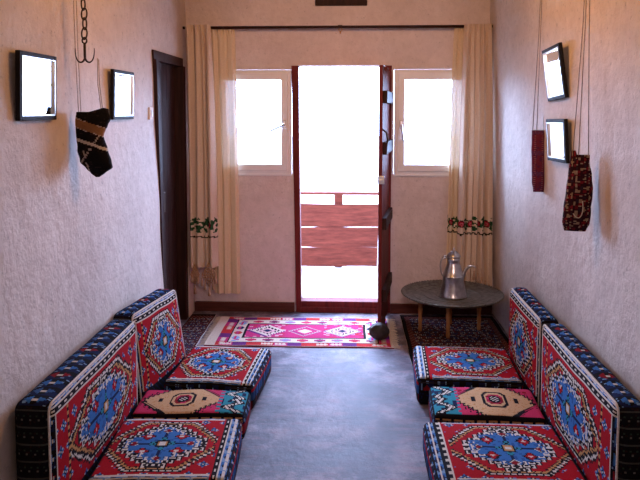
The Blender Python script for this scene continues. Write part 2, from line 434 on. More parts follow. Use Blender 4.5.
# windows
def window(name, x0, x1, z0, z1, handle_side, label):
    r = struct(empty(name, ((x0+x1)/2, 0.0, z0)), label, 'window')
    def fr(bm, a, b, c, d, w, y0, y1):
        box(bm, a, a+w, y0, y1, c, d, 0.004); box(bm, b-w, b, y0, y1, c, d, 0.004)
        box(bm, a+w-0.004, b-w+0.004, y0, y1, c, c+w, 0.004); box(bm, a+w-0.004, b-w+0.004, y0, y1, d-w, d, 0.004)
    bm = bmesh.new(); fr(bm, x0, x1, z0, z1, 0.036, -0.012, 0.05)
    rel(link_mesh('window_frame', bm, M['pvc'], r), r)
    bm = bmesh.new(); fr(bm, x0+0.028, x1-0.028, z0+0.028, z1-0.028, 0.055, -0.030, 0.035)
    rel(link_mesh('sash', bm, M['pvc'], r), r)
    bm = bmesh.new(); box(bm, x0+0.075, x1-0.075, 0.004, 0.012, z0+0.075, z1-0.075)
    rel(link_mesh('window_pane', bm, M['glass'], r), r)
    hx = (x1-0.055) if handle_side > 0 else (x0+0.055)
    hz = 1.585
    bm = bmesh.new(); box(bm, hx-0.013, hx+0.013, -0.040, -0.028, hz-0.035, hz+0.035, 0.004)
    tube(bm, [(hx, -0.035, hz), (hx, -0.062, hz)], 0.008)
    if handle_side > 0: tip = (hx-0.115, -0.064, hz-0.055)
    else: tip = (hx+0.014, -0.064, hz-0.125)
    tube(bm, [(hx, -0.062, hz), tuple(Vector((hx, -0.064, hz)).lerp(Vector(tip), 0.5)), tip], 0.009)
    rel(link_mesh('window_handle', bm, M['steel'], r), r)
    bm = bmesh.new(); box(bm, x0-0.005, x1+0.005, -0.018, 0.05, z0-0.014, z0+0.002, 0.003)
    rel(link_mesh('window_sill', bm, M['pvc'], r), r)
window('window_1', -1.12, -0.485, 1.17, 2.035, 1, 'white framed window left of the open door')
window('window_2', 0.367, 1.035, 1.17, 2.035, -1, 'white framed window right of the open door')

# ------------------------------------------------------------------ outside
bm = bmesh.new(); box(bm, -6, 6, 0.26, 2.3, -0.30, -0.02)
struct(link_mesh('floor_terrace', bm, M['terrace']), 'bright concrete terrace outside the open door', 'terrace')
bm = bmesh.new(); box(bm, -60, 60, 2.3, 120, -3.2, -3.0)
struct(link_mesh('ground', bm, M['ground']))
fe = tag(empty('wooden_fence', (0, 1.70, -0.02)), 'weathered reddish plank fence at the terrace edge outside the door', 'fence')
def wavy_board(z0, z1, y, seed):
    bm = bmesh.new(); n = 60; A = []
    for i in range(n+1):
        x = -2.2 + 4.4*i/n
        t = z1 + 0.014*noise.noise(Vector((x*2.2, seed, 0))); b = z0 + 0.012*noise.noise(Vector((x*2.2, seed+4, 0)))
        A.append([bm.verts.new((x, y+dy, z)) for dy, z in ((0, b), (0, t), (0.035, t), (0.035, b))])
    for P, Q in zip(A, A[1:]):
        for k in range(4): bm.faces.new((P[k], P[(k+1) % 4], Q[(k+1) % 4], Q[k]))
    bm.faces.new(A[0]); bm.faces.new(A[-1][::-1])
    return bm
for z0, z1, y, s in ((0.015, 0.222, 0.0, 1.3), (0.231, 0.443, -0.012, 7.7), (0.452, 0.70, 0.0, 3.1)):
    link_mesh('board', wavy_board(z0, z1, y, s), M['fence_wood'], fe)
for x in (-1.6, -0.12, 1.3):
    bm = bmesh.new(); box(bm, x-0.045, x+0.045, 0.036, 0.115, 0.0, 0.81, 0.006)
    link_mesh('post', bm, M['fence_wood'], fe)
bm = bmesh.new(); box(bm, -2.2, 2.2, 0.02, 0.12, 0.80, 0.828, 0.005)
link_mesh('top_rail', bm, M['fence_wood'], fe)
wp = bmesh.new(); prism(wp, [(0.262, 0), (0.315, 0), (0.306, 0.84), (0.285, 0.84)], 0.80, 0.86)
tag(link_mesh('white_plank', wp, M['white_paint'], None, False, (0, 0, -0.02)), 'narrow white plank standing upright outside by the right door jamb', 'plank')
# overhanging sprig
sp = tag(empty('leafy_sprig', (0.06, 0.46, 2.16)), 'thin green leafy sprig hanging outside at the top of the doorway', 'plant')
bm = bmesh.new(); tube(bm, [(-0.30, -0.215, 0.12), (-0.2, -0.05, 0.05), (-0.10, 0.0, -0.16), (0.02, -0.01, -0.30)], 0.0013, 5)
link_mesh('twig', bm, M['leaf'], sp, True)
for i, (x, y, z, a) in enumerate([(-0.10, 0, -0.16, 0.5), (-0.06, 0.0, -0.21, 0.6), (-0.03, -0.004, -0.25, 0.1), (0.0, -0.008, -0.28, 0.7), (0.02, -0.01, -0.30, 0.3)]):
    bm = bmesh.new()
    L, wd = 0.055, 0.011
    rows = []
    for k in range(7):
        t = k/6; ww = wd*math.sin(PI*min(0.98, max(0.03, t))); zz = -0.012*math.sin(PI*t)
        rows.append([bm.verts.new((t*L, -0.004, zz-ww)), bm.verts.new((t*L, 0.003, zz)), bm.verts.new((t*L, -0.004, zz+ww))])
    for P, Q in zip(rows, rows[1:]):
        bm.faces.new((P[0], Q[0], Q[1], P[1])); bm.faces.new((P[1], Q[1], Q[2], P[2]))
    lf = link_mesh('leaf', bm, M['leaf'], sp, True, (x, y, z)); lf.rotation_euler = (0, a, a*0.7)

# ------------------------------------------------------------------ woven charts
RED = (0.44, 0.006, 0.014); DRED = (0.27, 0.010, 0.018); BLUE = (0.045, 0.18, 0.50); LBLUE = (0.22, 0.38, 0.62)
NAVY = (0.012, 0.020, 0.075); BLACK = (0.010, 0.009, 0.012); WHITE = (0.74, 0.70, 0.62); TAN = (0.58, 0.30, 0.11)
PINK = (0.60, 0.035, 0.12); TEAL = (0.03, 0.27, 0.36); GREY = (0.16, 0.17, 0.20); BEIGE = (0.66, 0.42, 0.22); GREEN = (0.05, 0.12, 0.07)
def hsh(i, j, k=0):
    n = (i*73856093) ^ (j*19349663) ^ (k*83492791); n = (n ^ (n >> 13))*1274126177 & 0x7fffffff
    return (n % 10007)/10007.0
def floret(i, j, p, q, body=BLUE, ground=RED):
    """small flower repeat of p x q knots, every other row shifted"""
    r = j // q; a, b = (i + (p//2 if r % 2 else 0)) % p, j % q; da, db = abs(a-p//2), abs(b-q//2)
    if da == 0 and db == 0: return WHITE
    if da+db <= 1: return BLACK
    if da+db <= 3 and max(da, db) <= 3: return body if (da == 0 or db == 0 or da+db == 2) else (WHITE if db == 1 else NAVY)
    return ground
def medallion(a, b, i, j, ci, cj, reach=1.0):
    """crimson field with a hooked blue diamond inside a stepped hexagon; a along, b across (-1..1);
    ci, cj: knots from the middle to the edge of the field"""
    A, B = abs(a), abs(b)
    ki, kj = int(A*ci), int(B*cj)                      # knots from the centre
    bi, bj = ki//4, kj//4                              # stepped blocks
    As, Bs = (bi*4+2)/ci, (bj*4+2)/cj
    p, q = ki % 4, kj % 4
    m = max(As/0.90 + Bs/0.84, As/0.74, Bs/0.70)
    if ki < 2 and kj < 2: return WHITE
    if ki < 4 and kj < 4: return BLACK if max(ki, kj) == 3 else TAN
    if m < 0.80:
        d = ki+kj
        if d < 9 and (ki < 2 or kj < 2): return BLACK if d in (5, 8) else TEAL
        e = abs(ki-0.30*ci)+abs(kj-0.26*cj)            # four red blossoms with dark rims
        if e < 1.5: return WHITE
        if e < 4: return RED
        if e < 5.2: return BLACK
        e = min(abs(ki-0.52*ci)+kj, ki+abs(kj-0.50*cj))
        if e < 2: return DRED
        if e < 3.2: return WHITE if (i+j) % 2 else BLACK
        if ki == 0 and B < 0.6 or kj == 0 and A < 0.6: return NAVY
        return BLUE if hsh(i//2, j//2) > 0.14 else (0.030, 0.11, 0.33)
    if m < 1.10:                                       # hooks
        hook = (p in (1, 2) and q in (0, 3)) or (p == 2 and q in (1, 2))
        if (bi+bj) % 2 == 0: hook = (q in (1, 2) and p in (0, 3)) or (q == 2 and p in (1, 2))
        if hook: return WHITE
        return (BLUE if hsh(i, j) > 0.3 else NAVY) if m < 0.92 else BLACK
    A2 = (ki//2*2+1)/ci
    h = max(B/0.97, 0.80*A2 + 0.60*B)
    n = (1-h)*min(ci, cj)*1.25                         # knots in from the hexagon's edge
    if ki < ci*0.97 and n >= 0:
        z = (ki+kj) % 4
        if 8 <= n < 9: return BLACK if z < 2 else RED
        if 6 <= n < 8: return TAN if z else BLACK
        if 4.5 <= n < 6: return BLACK
        if 3 <= n < 4.5: return WHITE if z < 3 else BLACK
        if 1.5 <= n < 3: return BLACK if z != 1 else RED
    if h < 1.0: return RED if hsh(i, j, 3) > 0.07 else DRED
    return None
def band(t, s, kind):
    """ornamental border; s knot index along it, t 0..1 across"""
    if kind == 'dash':
        if t < 0.16 or t > 0.84: return WHITE
        return WHITE if (s % 7) in (2, 3, 4) and 0.34 < t < 0.66 else BLACK
    if kind == 'blue':
        if t < 0.10 or t > 0.90: return BLACK
        k = s % 10; q = abs(k-5)/5
        if abs(t-0.5) < 0.30*(1-q)+0.05: return WHITE if abs(t-0.5) < 0.10 else NAVY
        return BLUE if (s//5) % 2 else LBLUE
    if kind == 'navy':
        k = s % 10; q = abs(k-5)/5
        if t > 0.88: return BLACK
        if abs(t-0.45) < 0.30*(1-q):
            if abs(t-0.45) < 0.07: return WHITE if k in (4, 5) else BLACK
            return (BLUE, (0.05, 0.13, 0.33), BLUE, DRED)[(s//10) % 4]
        return (NAVY, BLACK)[(s//5) % 2] if hsh(s, int(t*9)) > 0.07 else LBLUE
    if kind == 'tan':
        k = s % 8; q = abs(k-4)/4
        if t < 0.12 or t > 0.9: return BLACK
        if abs(t-0.5) < 0.34*(1-q): return BLACK if abs(t-0.5) > 0.12 else DRED
        return TAN if k not in (0, 1) else BLACK
    if kind == 'stripe':
        r = int(t*76)
        if r % 9 == 0: return (0.075, 0.075, 0.065)
        if r % 9 == 4: return (0.15, 0.14, 0.12) if (s + r//9) % 4 == 0 else BLACK
        if r % 9 == 6 and s % 3 == 0: return (0.035, 0.055, 0.04)
        return BLACK if hsh(s, r) > 0.08 else (0.03, 0.012, 0.012)
def seat_chart(face, u, v, i, j, nu, nv):
    """u: 0 wall side .. 1 room side, v: 0..1 across"""
    if face == 'top':
        if u > 0.925: return band((u-0.925)/0.075, j, 'blue')
        if u > 0.875: return band((u-0.875)/0.05, j, 'dash')
        if u > 0.860: return RED
        if v < 0.055 or v > 0.945: return band((v if v < 0.5 else 1-v)/0.055, i, 'blue')
        if v < 0.068 or v > 0.932: return WHITE if u > 0.05 else BLACK
        if u < 0.03: return BLACK
        a = (u-0.445)/0.415; b = (v-0.5)/0.432
        c = medallion(a, b, i, j, 0.415*nu, 0.432*nv)
        return c if c else floret(i, j, 13, 11)
    if face == 'room':
        if v > 0.78: return band((v-0.78)/0.22, j, 'navy')
        if v > 0.70: return RED
        return (NAVY if hsh(i, j) > 0.25 else BLUE) if v > 0.42 else (BLACK if hsh(i, j) > 0.15 else DRED)
    return band(v, i, 'navy') if v > 0.55 else (BLACK if hsh(i, j) > 0.12 else NAVY)
def mid_chart(face, u, v, i, j, nu, nv):
    if face == 'top':
        if v < 0.05 or v > 0.95: return BLACK
        if u > 0.74:
            t = (u-0.74)/0.26; w = abs(v-0.5)*2
            if abs(t-0.55-0.22*math.sin(w*9)) < 0.10 and w < 0.85: return WHITE if (i+j//2) % 3 else BLACK
            if abs(t-0.55-0.22*math.sin(w*9)) < 0.20 and w < 0.88: return BLACK
            if t < 0.12: return TEAL if (j//3) % 2 else PINK
            return TEAL if hsh(i//3, j//3) > 0.25 else NAVY
        du, dv = abs(u-0.41), abs(v-0.5)
        m = du/0.36 + max(0, dv-0.08)*1.60
        wig = 0.035*(1 if ((i+j)//3) % 2 else -1)
        k = max(du/0.115, dv/0.25, du/0.18 + dv/0.40)
        if k < 0.30: return BLACK if (i+j) % 3 else WHITE
        if k < 0.62: return (DRED if hsh(i//2, j//2) > 0.4 else PINK) if k > 0.42 else BLACK
        if k < 0.80: return BEIGE
        if k < 1.0: return BLACK
        if m < 0.93+wig:
            if abs(du-0.20) < 0.018 and dv < 0.07: return BLACK
            return BEIGE if hsh(i, j, 5) > 0.08 else TAN
        if m < 1.03+wig: return BLACK
        if m < 1.09+wig: return PINK
        if m < 1.14+wig: return BLACK if (i//2) % 2 else PINK
        return PINK if hsh(i//3, j//3) > 0.06 else DRED
    if face == 'room':
        return band(v, j, 'navy') if v > 0.6 else (DRED if v > 0.3 else BLACK)
    return band(v/0.62 - 0.5, i, 'tan') if v > 0.36 else (BLACK if hsh(i, j) > 0.1 else TAN)
def back_chart(face, u, v, i, j, nu, nv):
    """face 'front': u 0..1 along the length, v 0..1 up"""
    if face == 'front':
        if v > 0.955: return band((v-0.955)/0.045, i, 'blue')
        if v > 0.895: return band((v-0.895)/0.06, i, 'dash')
        if v < 0.22: return BLACK if (i+j) % 5 else NAVY
        e = min(u, 1-u)
        if e < 0.035: return band(e/0.035, j, 'navy')
        if e < 0.045: return WHITE
        a = (u-0.5)/0.455; b = (v-0.565)/0.325
        A = abs(a)
        if A > 0.78:
            if A < 0.82: return TAN if (j//2) % 2 else BLACK
            return floret(i, j, 9, 13)
        c = medallion(a/0.80, b, i, j, 0.364*nu, 0.325*nv)
        return c if c else floret(i, j, 13, 11)
    if face == 'top':
        if v < 0.10: return BLACK
        return band((v-0.10)/0.90, i, 'navy')
    if face == 'end': return band(v, i, 'stripe')
    return BLACK if hsh(i, j) > 0.1 else NAVY

def cushion_mesh(hx, hy, hz, r, nx, ny, nz, puff, colour, seed=0.0, fside=0):
    """soft woven block centred on the origin; colour(face, x, y, z in -1..1, i, j)"""
    bm = bmesh.new(); L = colour_layer(bm)
    def soft(p):
        q = Vector((max(-hx+r, min(hx-r, p.x)), max(-hy+r, min(hy-r, p.y)), max(-hz+r, min(hz-r, p.z))))
        d = p-q
        if d.length > 1e-9: d = d.normalized()*r
        w = q+d
        fx, fy, fz = w.x/hx, w.y/hy, w.z/hz
        g = noise.noise(Vector((w.x*5+seed, w.y*5, w.z*5)))*0.006
        gx = max(0, 1-fx*fx); gy = max(0, 1-fy*fy); gz = max(0, 1-fz*fz)
        px, py, pz = puff
        w = Vector((w.x + px*(1 if fx > 0 else -1)*gy*gz*(1 if abs(fx) > 0.7 and fx*fside >= 0 else 0)*abs(fx),
                    w.y + py*(1 if fy > 0 else -1)*gx*gz*(1 if abs(fy) > 0.7 else 0)*abs(fy),
                    w.z + (pz*gx*gy + g if fz > 0.3 else 0)))
        return w
    cache = {}
    def vert(ix, iy, iz):
        k = (ix, iy, iz)
        if k not in cache:
            cache[k] = bm.verts.new(soft(Vector((-hx+2*hx*ix/nx, -hy+2*hy*iy/ny, -hz+2*hz*iz/nz))))
        return cache[k]
    def quad(face, ks, cx, cy, cz, i, j):
        f = bm.faces.new([vert(*k) for k in ks]); setc(f, L, colour(face, cx, cy, cz, i, j)); f.smooth = True
    for i in range(nx):
        cx = -1+2*(i+0.5)/nx
        for j in range(ny):
            cy = -1+2*(j+0.5)/ny
            quad('z+', ((i, j, nz), (i+1, j, nz), (i+1, j+1, nz), (i, j+1, nz)), cx, cy, 1, i, j)
            quad('z-', ((i, j, 0), (i, j+1, 0), (i+1, j+1, 0), (i+1, j, 0)), cx, cy, -1, i, j)
        for k in range(nz):
            cz = -1+2*(k+0.5)/nz
            quad('y-', ((i, 0, k), (i+1, 0, k), (i+1, 0, k+1), (i, 0, k+1)), cx, -1, cz, i, k)
            quad('y+', ((i, ny, k), (i, ny, k+1), (i+1, ny, k+1), (i+1, ny, k)), cx, 1, cz, i, k)
    for j in range(ny):
        cy = -1+2*(j+0.5)/ny
        for k in range(nz):
            cz = -1+2*(k+0.5)/nz
            quad('x+', ((nx, j, k), (nx, j+1, k), (nx, j+1, k+1), (nx, j, k+1)), 1, cy, cz, j, k)
            quad('x-', ((0, j, k), (0, j, k+1), (0, j+1, k+1), (0, j+1, k)), -1, cy, cz, j, k)
    return bm
def rr_loop(hx, hy, r, n=6):
    out = []
    for cx, cy, a0 in ((hx-r, hy-r, 0), (-hx+r, hy-r, 90), (-hx+r, -hy+r, 180), (hx-r, -hy+r, 270)):
        for k in range(n+1):
            a = math.radians(a0+90*k/n); out.append((cx+r*math.cos(a), cy+r*math.sin(a)))
    return out
def seat(name, x_wall, x_room, y0, y1, h, side, chart, label, group, rotz=0.0, z=0.0, pz=0.012, seed=0.0):
    lx, ly = abs(x_room-x_wall), y1-y0
    hx, hy, hz = lx/2, ly/2, h/2
    root = tag(empty(name, ((x_wall+x_room)/2, (y0+y1)/2, z), rotz), label, 'cushion', group)
    nx, ny, nz = max(20, int(lx/0.0072)), max(20, int(ly/0.0072)), max(8, int(h/0.008))
    def colour(face, cx, cy, cz, i, j):
        u = (cx*side+1)/2; v = (cy+1)/2
        ii = i if side > 0 else nx-1-i
        if face == 'z+': return chart('top', u, v, ii, j, nx, ny)
        if face == 'z-': return BLACK
        if face[0] == 'x': return chart('room', 0, (cz+1)/2, 0, i, ny, nz)
        return chart('side', u, (cz+1)/2, ii, j, nx, nz)
    bm = cushion_mesh(hx, hy, hz, 0.030, nx, ny, nz, (0.008, 0.006, pz), colour, seed)
    link_mesh('cover', bm, M['kilim'], root, True, (0, 0, hz), recalc=False)
    bm = bmesh.new(); lp = rr_loop(hx-0.002, hy-0.002, 0.03)
    tube(bm, [(x, y, 0) for x, y in lp], 0.005, 6, True)
    link_mesh('piping', bm, M['piping_black'], root, True, (0, 0, h-0.029))
    return root
def backrest(name, xw, xf, y0, y1, h, side, label, group, rotz=0.0, seed=0.0, lean=0.0, leany=0.0):
    """side +1: face looks towards +X"""
    lx, ly = abs(xf-xw), y1-y0
    hx, hy, hz = lx/2, ly/2, h/2
    root = tag(empty(name, ((xw+xf)/2, (y0+y1)/2, 0), rotz), label, 'cushion', group)
    nx, ny, nz = max(12, int(lx/0.008)), int(ly/0.0078), int(h/0.0075)
    def colour(face, cx, cy, cz, i, j):
        if face == ('x+' if side > 0 else 'x-'): return back_chart('front', (cy+1)/2, (cz+1)/2, i, j, ny, nz)
        if face == 'z+':
            u = (1-cx*side)/2
            return back_chart('top', (cy+1)/2, u, j, i, ny, nx)
        if face in ('y-', 'y+'): return back_chart('end', 0, (cz+1)/2, i, j, nx, nz)
        return back_chart('rear', 0, 0, i, j, ny, nz)
    bm = cushion_mesh(hx, hy, hz, 0.046, nx, ny, nz, (0.018, 0.006, 0.006), colour, seed, side)
    for v in bm.verts:
        t = (v.co.z+hz)/h; v.co.x -= side*lean*t; v.co.y -= leany*t*max(0, v.co.y/hy)
    link_mesh('cover', bm, M['kilim'], root, True, (0, 0, hz), recalc=False)
    # cream piping round the front face
    bm = bmesh.new(); lp = rr_loop(hy-0.007, hz-0.007, 0.038)
    tube(bm, [(side*(hx-0.010) - side*lean*(b+hz)/h, a - leany*(b+hz)/h*max(0, a/hy), b) for a, b in lp], 0.0045, 6, True)
    link_mesh('piping', bm, M['piping'], root, True, (0, 0, hz))
    return root

G = 'kilim floor cushions'
seat('seat_cushion', -1.040, -0.520, -1.930, -1.340, 0.165, 1, seat_chart, 'red and blue kilim seat cushion at the far end of the left row', G, math.radians(-4), seed=1)
seat('seat_cushion', -1.125, -0.542, -2.305, -1.985, 0.150, 1, mid_chart, 'narrow pink and tan kilim seat cushion in the middle of the left row', G, math.radians(2), seed=2)
seat('seat_cushion', -1.118, -0.522, -2.945, -2.360, 0.160, 1, seat_chart, 'red and blue kilim seat cushion at the near end of the left row', G, math.radians(3), seed=3)
seat('seat_cushion', 1.008, 0.408, -1.825, -1.270, 0.165, -1, seat_chart, 'red and blue kilim seat cushion in the right row, next to the tray', G, math.radians(-3), seed=4)
seat('seat_cushion', 1.008, 0.443, -2.275, -1.885, 0.150, -1, mid_chart, 'narrow pink and tan kilim seat cushion in the middle of the right row', G, math.radians(-3), seed=5)
seat('seat_cushion', 1.008, 0.368, -2.910, -2.340, 0.160, -1, seat_chart, 'red and blue kilim seat cushion at the near end of the right row', G, 0, seed=6)
GB = 'kilim back cushions'
backrest('back_cushion', -1.225, -1.085, -2.01, -1.37, 0.57, 1, 'smaller far kilim back cushion against the left wall, slightly turned', GB, math.radians(-9.5), 11, 0.060, 0.05)
backrest('back_cushion', -1.308, -1.150, -3.15, -2.065, 0.57, 1, 'long near kilim back cushion against the left wall, dark striped end', GB, 0, 12)
backrest('back_cushion', 1.150, 1.030, -1.98, -1.28, 0.57, -1, 'smaller far kilim back cushion against the right wall behind the tray', GB, 0, 13)
backrest('back_cushion', 1.158, 1.030, -3.06, -2.02, 0.57, -1, 'long near kilim back cushion against the right wall, dark striped end', GB, 0, 14)

# ------------------------------------------------------------------ rugs
def rug_mesh(lx, ly, th, nx, ny, chart, wob=0.004):
    bm = bmesh.new(); L = colour_layer(bm); V = {}
    def vt(i, j, t):
        if (i, j, t) not in V:
            x = -lx/2+lx*i/nx; y = -ly/2+ly*j/ny
            w = wob*noise.noise(Vector((x*3, y*3, lx)))
            V[i, j, t] = bm.verts.new((x + 0.006*noise.noise(Vector((y*5, 1, lx))), y + 0.008*noise.noise(Vector((x*3, 5, lx))), (th+abs(w)) if t else 0.0))
        return V[i, j, t]
    for i in range(nx):
        for j in range(ny):
            c = chart((i+0.5)/nx, (j+0.5)/ny, i, j)
            f = bm.faces.new((vt(i, j, 1), vt(i+1, j, 1), vt(i+1, j+1, 1), vt(i, j+1, 1))); setc(f, L, c); f.smooth = True
            f = bm.faces.new((vt(i, j, 0), vt(i, j+1, 0), vt(i+1, j+1, 0), vt(i+1, j, 0))); setc(f, L, c)
    for i in range(nx):
        for j in (0, ny):
            f = bm.faces.new((vt(i, j, 0), vt(i+1, j, 0), vt(i+1, j, 1), vt(i, j, 1))); setc(f, L, DRED)
    for j in range(ny):
        for i in (0, nx):
            f = bm.faces.new((vt(i, j, 0), vt(i, j+1, 0), vt(i, j+1, 1), vt(i, j, 1))); setc(f, L, WHITE)
    return bm
MAG = (0.58, 0.035, 0.17); LPINK = (0.75, 0.42, 0.45); CREAM = (0.74, 0.62, 0.50); RPURP = (0.16, 0.03, 0.18); ORED = (0.58, 0.035, 0.04)
def kilim_chart(u, v, i, j):
    e = min(u*1.37, (1-u)*1.37); w = min(v, 1-v)*0.69
    if u < 0.055: return CREAM
    if u > 0.985: return CREAM
    # outer border of blocks
    if w < 0.012: return CREAM
    d = min(w, (u-0.055)*1.37, (0.985-u)*1.37)
    if d < 0.085:
        horizontal = w <= min((u-0.055)*1.37, (0.985-u)*1.37)
        s = i if horizontal else j; blk = (s//11) % 4; t = d/0.085
        c = (ORED, MAG, RPURP, ORED)[blk]
        if blk in (0, 1) and 0.25 < t < 0.75 and (s % 11) not in (0, 10): return CREAM if (s//1) % 3 != 1 or abs(t-0.5) < 0.12 else c
        if t > 0.9: return BLACK
        return c
    if d < 0.175:
        horizontal = w <= min((u-0.055)*1.37, (0.985-u)*1.37)
        s = i if horizontal else j; t = (d-0.085)/0.09; k = (s % 14); q = abs(k-7)/7
        if abs(t-0.5) < 0.36*(1-q) and q < 0.7: return (NAVY, LBLUE, ORED)[(s//14) % 3] if abs(t-0.5) > 0.1 else MAG
        return CREAM
    if d < 0.19: return BLACK
    # field with three diamonds
    a = u-0.52; b = abs(v-0.5)/0.225
    best = min(((abs(a-c)/0.125 + b*1.0), c) for c in (-0.21, 0.0, 0.21))
    m, c = best
    st = 0.06*(1 if ((i+j)//2) % 2 else -1)
    if c == 0.0:
        if m < 0.35: return CREAM
        if m < 0.6+st: return MAG
        if m < 0.75: return CREAM if (i+j) % 2 else RPURP
        return MAG
    if m < 0.22: return NAVY
    if m < 0.42+st: return LPINK
    if m < 0.60+st: return BLACK if (i % 3) else CREAM
    if m < 0.80+st: return CREAM
    if m < 0.92+st: return RPURP
    return MAG if hsh(i//3, j//2) > 0.22 else (ORED if hsh(i//3, j//2) > 0.10 else LPINK)
rug = tag(empty('kilim_rug', (-0.365, -0.535, 0.0)), 'flat magenta and cream kilim rug with diamonds in front of the open door', 'rug')
link_mesh('weave', rug_mesh(1.37, 0.68, 0.007, 150, 84, kilim_chart), M['carpet'], rug, False, None, False)
for sx in (-1, 1):
    bm = bmesh.new()
    for k in range(56):
        y = -0.335+0.67*k/55; x = sx*0.683; L2 = 0.035+0.02*random.random(); dy = random.uniform(-0.008, 0.008)
        tube(bm, [(x, y, 0.005), (x+sx*L2*0.5, y+dy*0.5, 0.006), (x+sx*L2, y+dy, 0.002)], 0.002, 4)
    link_mesh('fringe', bm, M['fringe'], rug)
def carpet_chart(p):
    def f(u, v, i, j):
        e = min(u, 1-u, v, 1-v)
        if e < 0.04: return BLACK
        if e < 0.09: return (0.10, 0.012, 0.015) if (i+j) % 5 else (0.30, 0.24, 0.22)
        c = floret(i+p, j, 9, 8, (0.05, 0.06, 0.12), (0.075, 0.028, 0.026))
        h = hsh(i//2, j//2, p)
        if h > 0.90: return (0.34, 0.26, 0.24)
        if h > 0.80: return (0.17, 0.03, 0.035)
        if h < 0.16: return (0.04, 0.05, 0.12)
        return c
    return f
tag(link_mesh('small_carpet', rug_mesh(0.200, 1.10, 0.007, 34, 150, carpet_chart(3), 0.002), M['carpet'], None, False, (-1.207, -0.69, 0.0), False), 'dark speckled carpet strip on the floor below the left curtain', 'rug')
tag(link_mesh('small_carpet', rug_mesh(0.76, 1.10, 0.007, 100, 140, carpet_chart(0), 0.002), M['carpet'], None, False, (0.80, -0.64, 0.0), False), 'dark reddish patterned carpet on the floor under the tray stand', 'rug')

# black round stone that holds the door
bm = bmesh.new(); bmesh.ops.create_icosphere(bm, subdivisions=4, radius=1.0)
for v in bm.verts:
    n = v.co.normalized(); k = 1+0.10*noise.noise(n*3)+0.04*noise.noise(n*9)
    v.co = Vector((n.x*0.075*k, n.y*0.065*k, n.z*0.062*k + 0.066))
tag(link_mesh('door_stop', bm, M['stone'], None, True, (0.222, -0.71, 0.006)), 'black round lump of stone holding the open door, on the rug corner', 'door stop')

# ------------------------------------------------------------------ tray table and pitcher
TX, TY, TZ = 0.775, -0.56, 0.322
st = tag(empty('tray_stand', (TX, TY, 0.0095)), 'low wooden stand with turned legs under the round tray', 'stand')
legs = [(0.545, -0.500), (0.735, -0.655), (1.0, -0.455), (0.80, -0.315)]
for lx, ly in legs:
    bm = bmesh.new()
    lathe(bm, [(0, 0), (0.013, 0), (0.016, 0.02), (0.013, 0.05), (0.017, 0.09), (0.0135, 0.11), (0.0185, 0.17), (0.014, 0.19), (0.020, 0.245), (0.021, 0.292), (0, 0.292)], 16)
    link_mesh('leg', bm, M['leg_wood'], st, True, (lx-TX, ly-TY, 0))
bm = bmesh.new()
for a, b in ((0, 1), (1, 2), (2, 3), (3, 0)):
    tube(bm, [(legs[a][0]-TX, legs[a][1]-TY, 0.225), (legs[b][0]-TX, legs[b][1]-TY, 0.225)], 0.009, 8)
link_mesh('stretcher', bm, M['dark_wood'], st, True)
bm = bmesh.new()
for a, b in ((0, 1), (1, 2), (2, 3), (3, 0)):
    p = Vector((legs[a][0]-TX, legs[a][1]-TY, 0.280)); q = Vector((legs[b][0]-TX, legs[b][1]-TY, 0.280))
    tube(bm, [p, q], 0.012, 8)
link_mesh('top_rail', bm, M['dark_wood'], st, True)
tr = tag(empty('round_tray', (TX, TY, 0.3025)), 'large round dark metal tray resting on the low wooden stand', 'tray')
bm = bmesh.new()
lathe(bm, [(0, 0), (0.335, 0.0), (0.352, 0.006), (0.372, 0.020), (0.379, 0.022), (0.381, 0.027), (0.375, 0.029), (0.350, 0.014), (0.335, 0.008), (0, 0.008)], 72)
link_mesh('dish', bm, M['tray'], tr, True)
bm = bmesh.new()
n = 90
for k in range(n):
    a = 2*PI*k/n; c = Vector((0.377*math.cos(a), 0.377*math.sin(a), 0.026))
    bmesh.ops.create_icosphere(bm, subdivisions=1, radius=0.0065, matrix=Matrix.Translation(c))
link_mesh('beaded_rim', bm, M['tray'], tr, True)
bm = bmesh.new()
for R in (0.12, 0.21, 0.29): tube(bm, [(R*math.cos(2*PI*k/64), R*math.sin(2*PI*k/64), 0.0085) for k in range(64)], 0.002, 5, True)
link_mesh('engraved_ring', bm, M['tray'], tr, True)

pt = tag(empty('water_pitcher', (0.778, -0.60, 0.3115)), 'tall tinned metal pitcher with pointed lid standing on the round tray', 'pitcher')
bm = bmesh.new()
lathe(bm, [(0, 0.0), (0.100, 0.0), (0.102, 0.006), (0.098, 0.014), (0.092, 0.05), (0.083, 0.10), (0.077, 0.148), (0.080, 0.154), (0.080, 0.160), (0.074, 0.166), (0.066, 0.195), (0.055, 0.225), (0.046, 0.250), (0.044, 0.262), (0.048, 0.268), (0.048, 0.300), (0, 0.300)], 48)
link_mesh('body', bm, M['tin'], pt, True)
bm = bmesh.new()
lathe(bm, [(0, 0.299), (0.052, 0.299), (0.054, 0.304), (0.050, 0.312), (0.034, 0.330), (0.016, 0.346), (0.007, 0.352), (0.010, 0.360), (0.007, 0.367), (0, 0.369)], 40)
link_mesh('lid', bm, M['tin'], pt, True)
bm = bmesh.new()
tube(bm, bez((-0.048, 0, 0.290), (-0.110, 0, 0.300), (-0.105, 0, 0.22), (-0.080, 0, 0.155), 16), 0.006, 8)
tube(bm, [(-0.05, 0, 0.302), (-0.072, 0, 0.305), (-0.085, 0, 0.288)], 0.0045, 6)
link_mesh('handle', bm, M['tin'], pt, True)
bm = bmesh.new()
p1 = bez((0.070, -0.01, 0.150), (0.085, -0.02, 0.235), (0.125, -0.03, 0.250), (0.160, -0.035, 0.228), 18)
tube(bm, p1, 0.01, 10, False, [0.014-0.008*i/17 for i in range(18)])
link_mesh('spout', bm, M['tin'], pt, True)

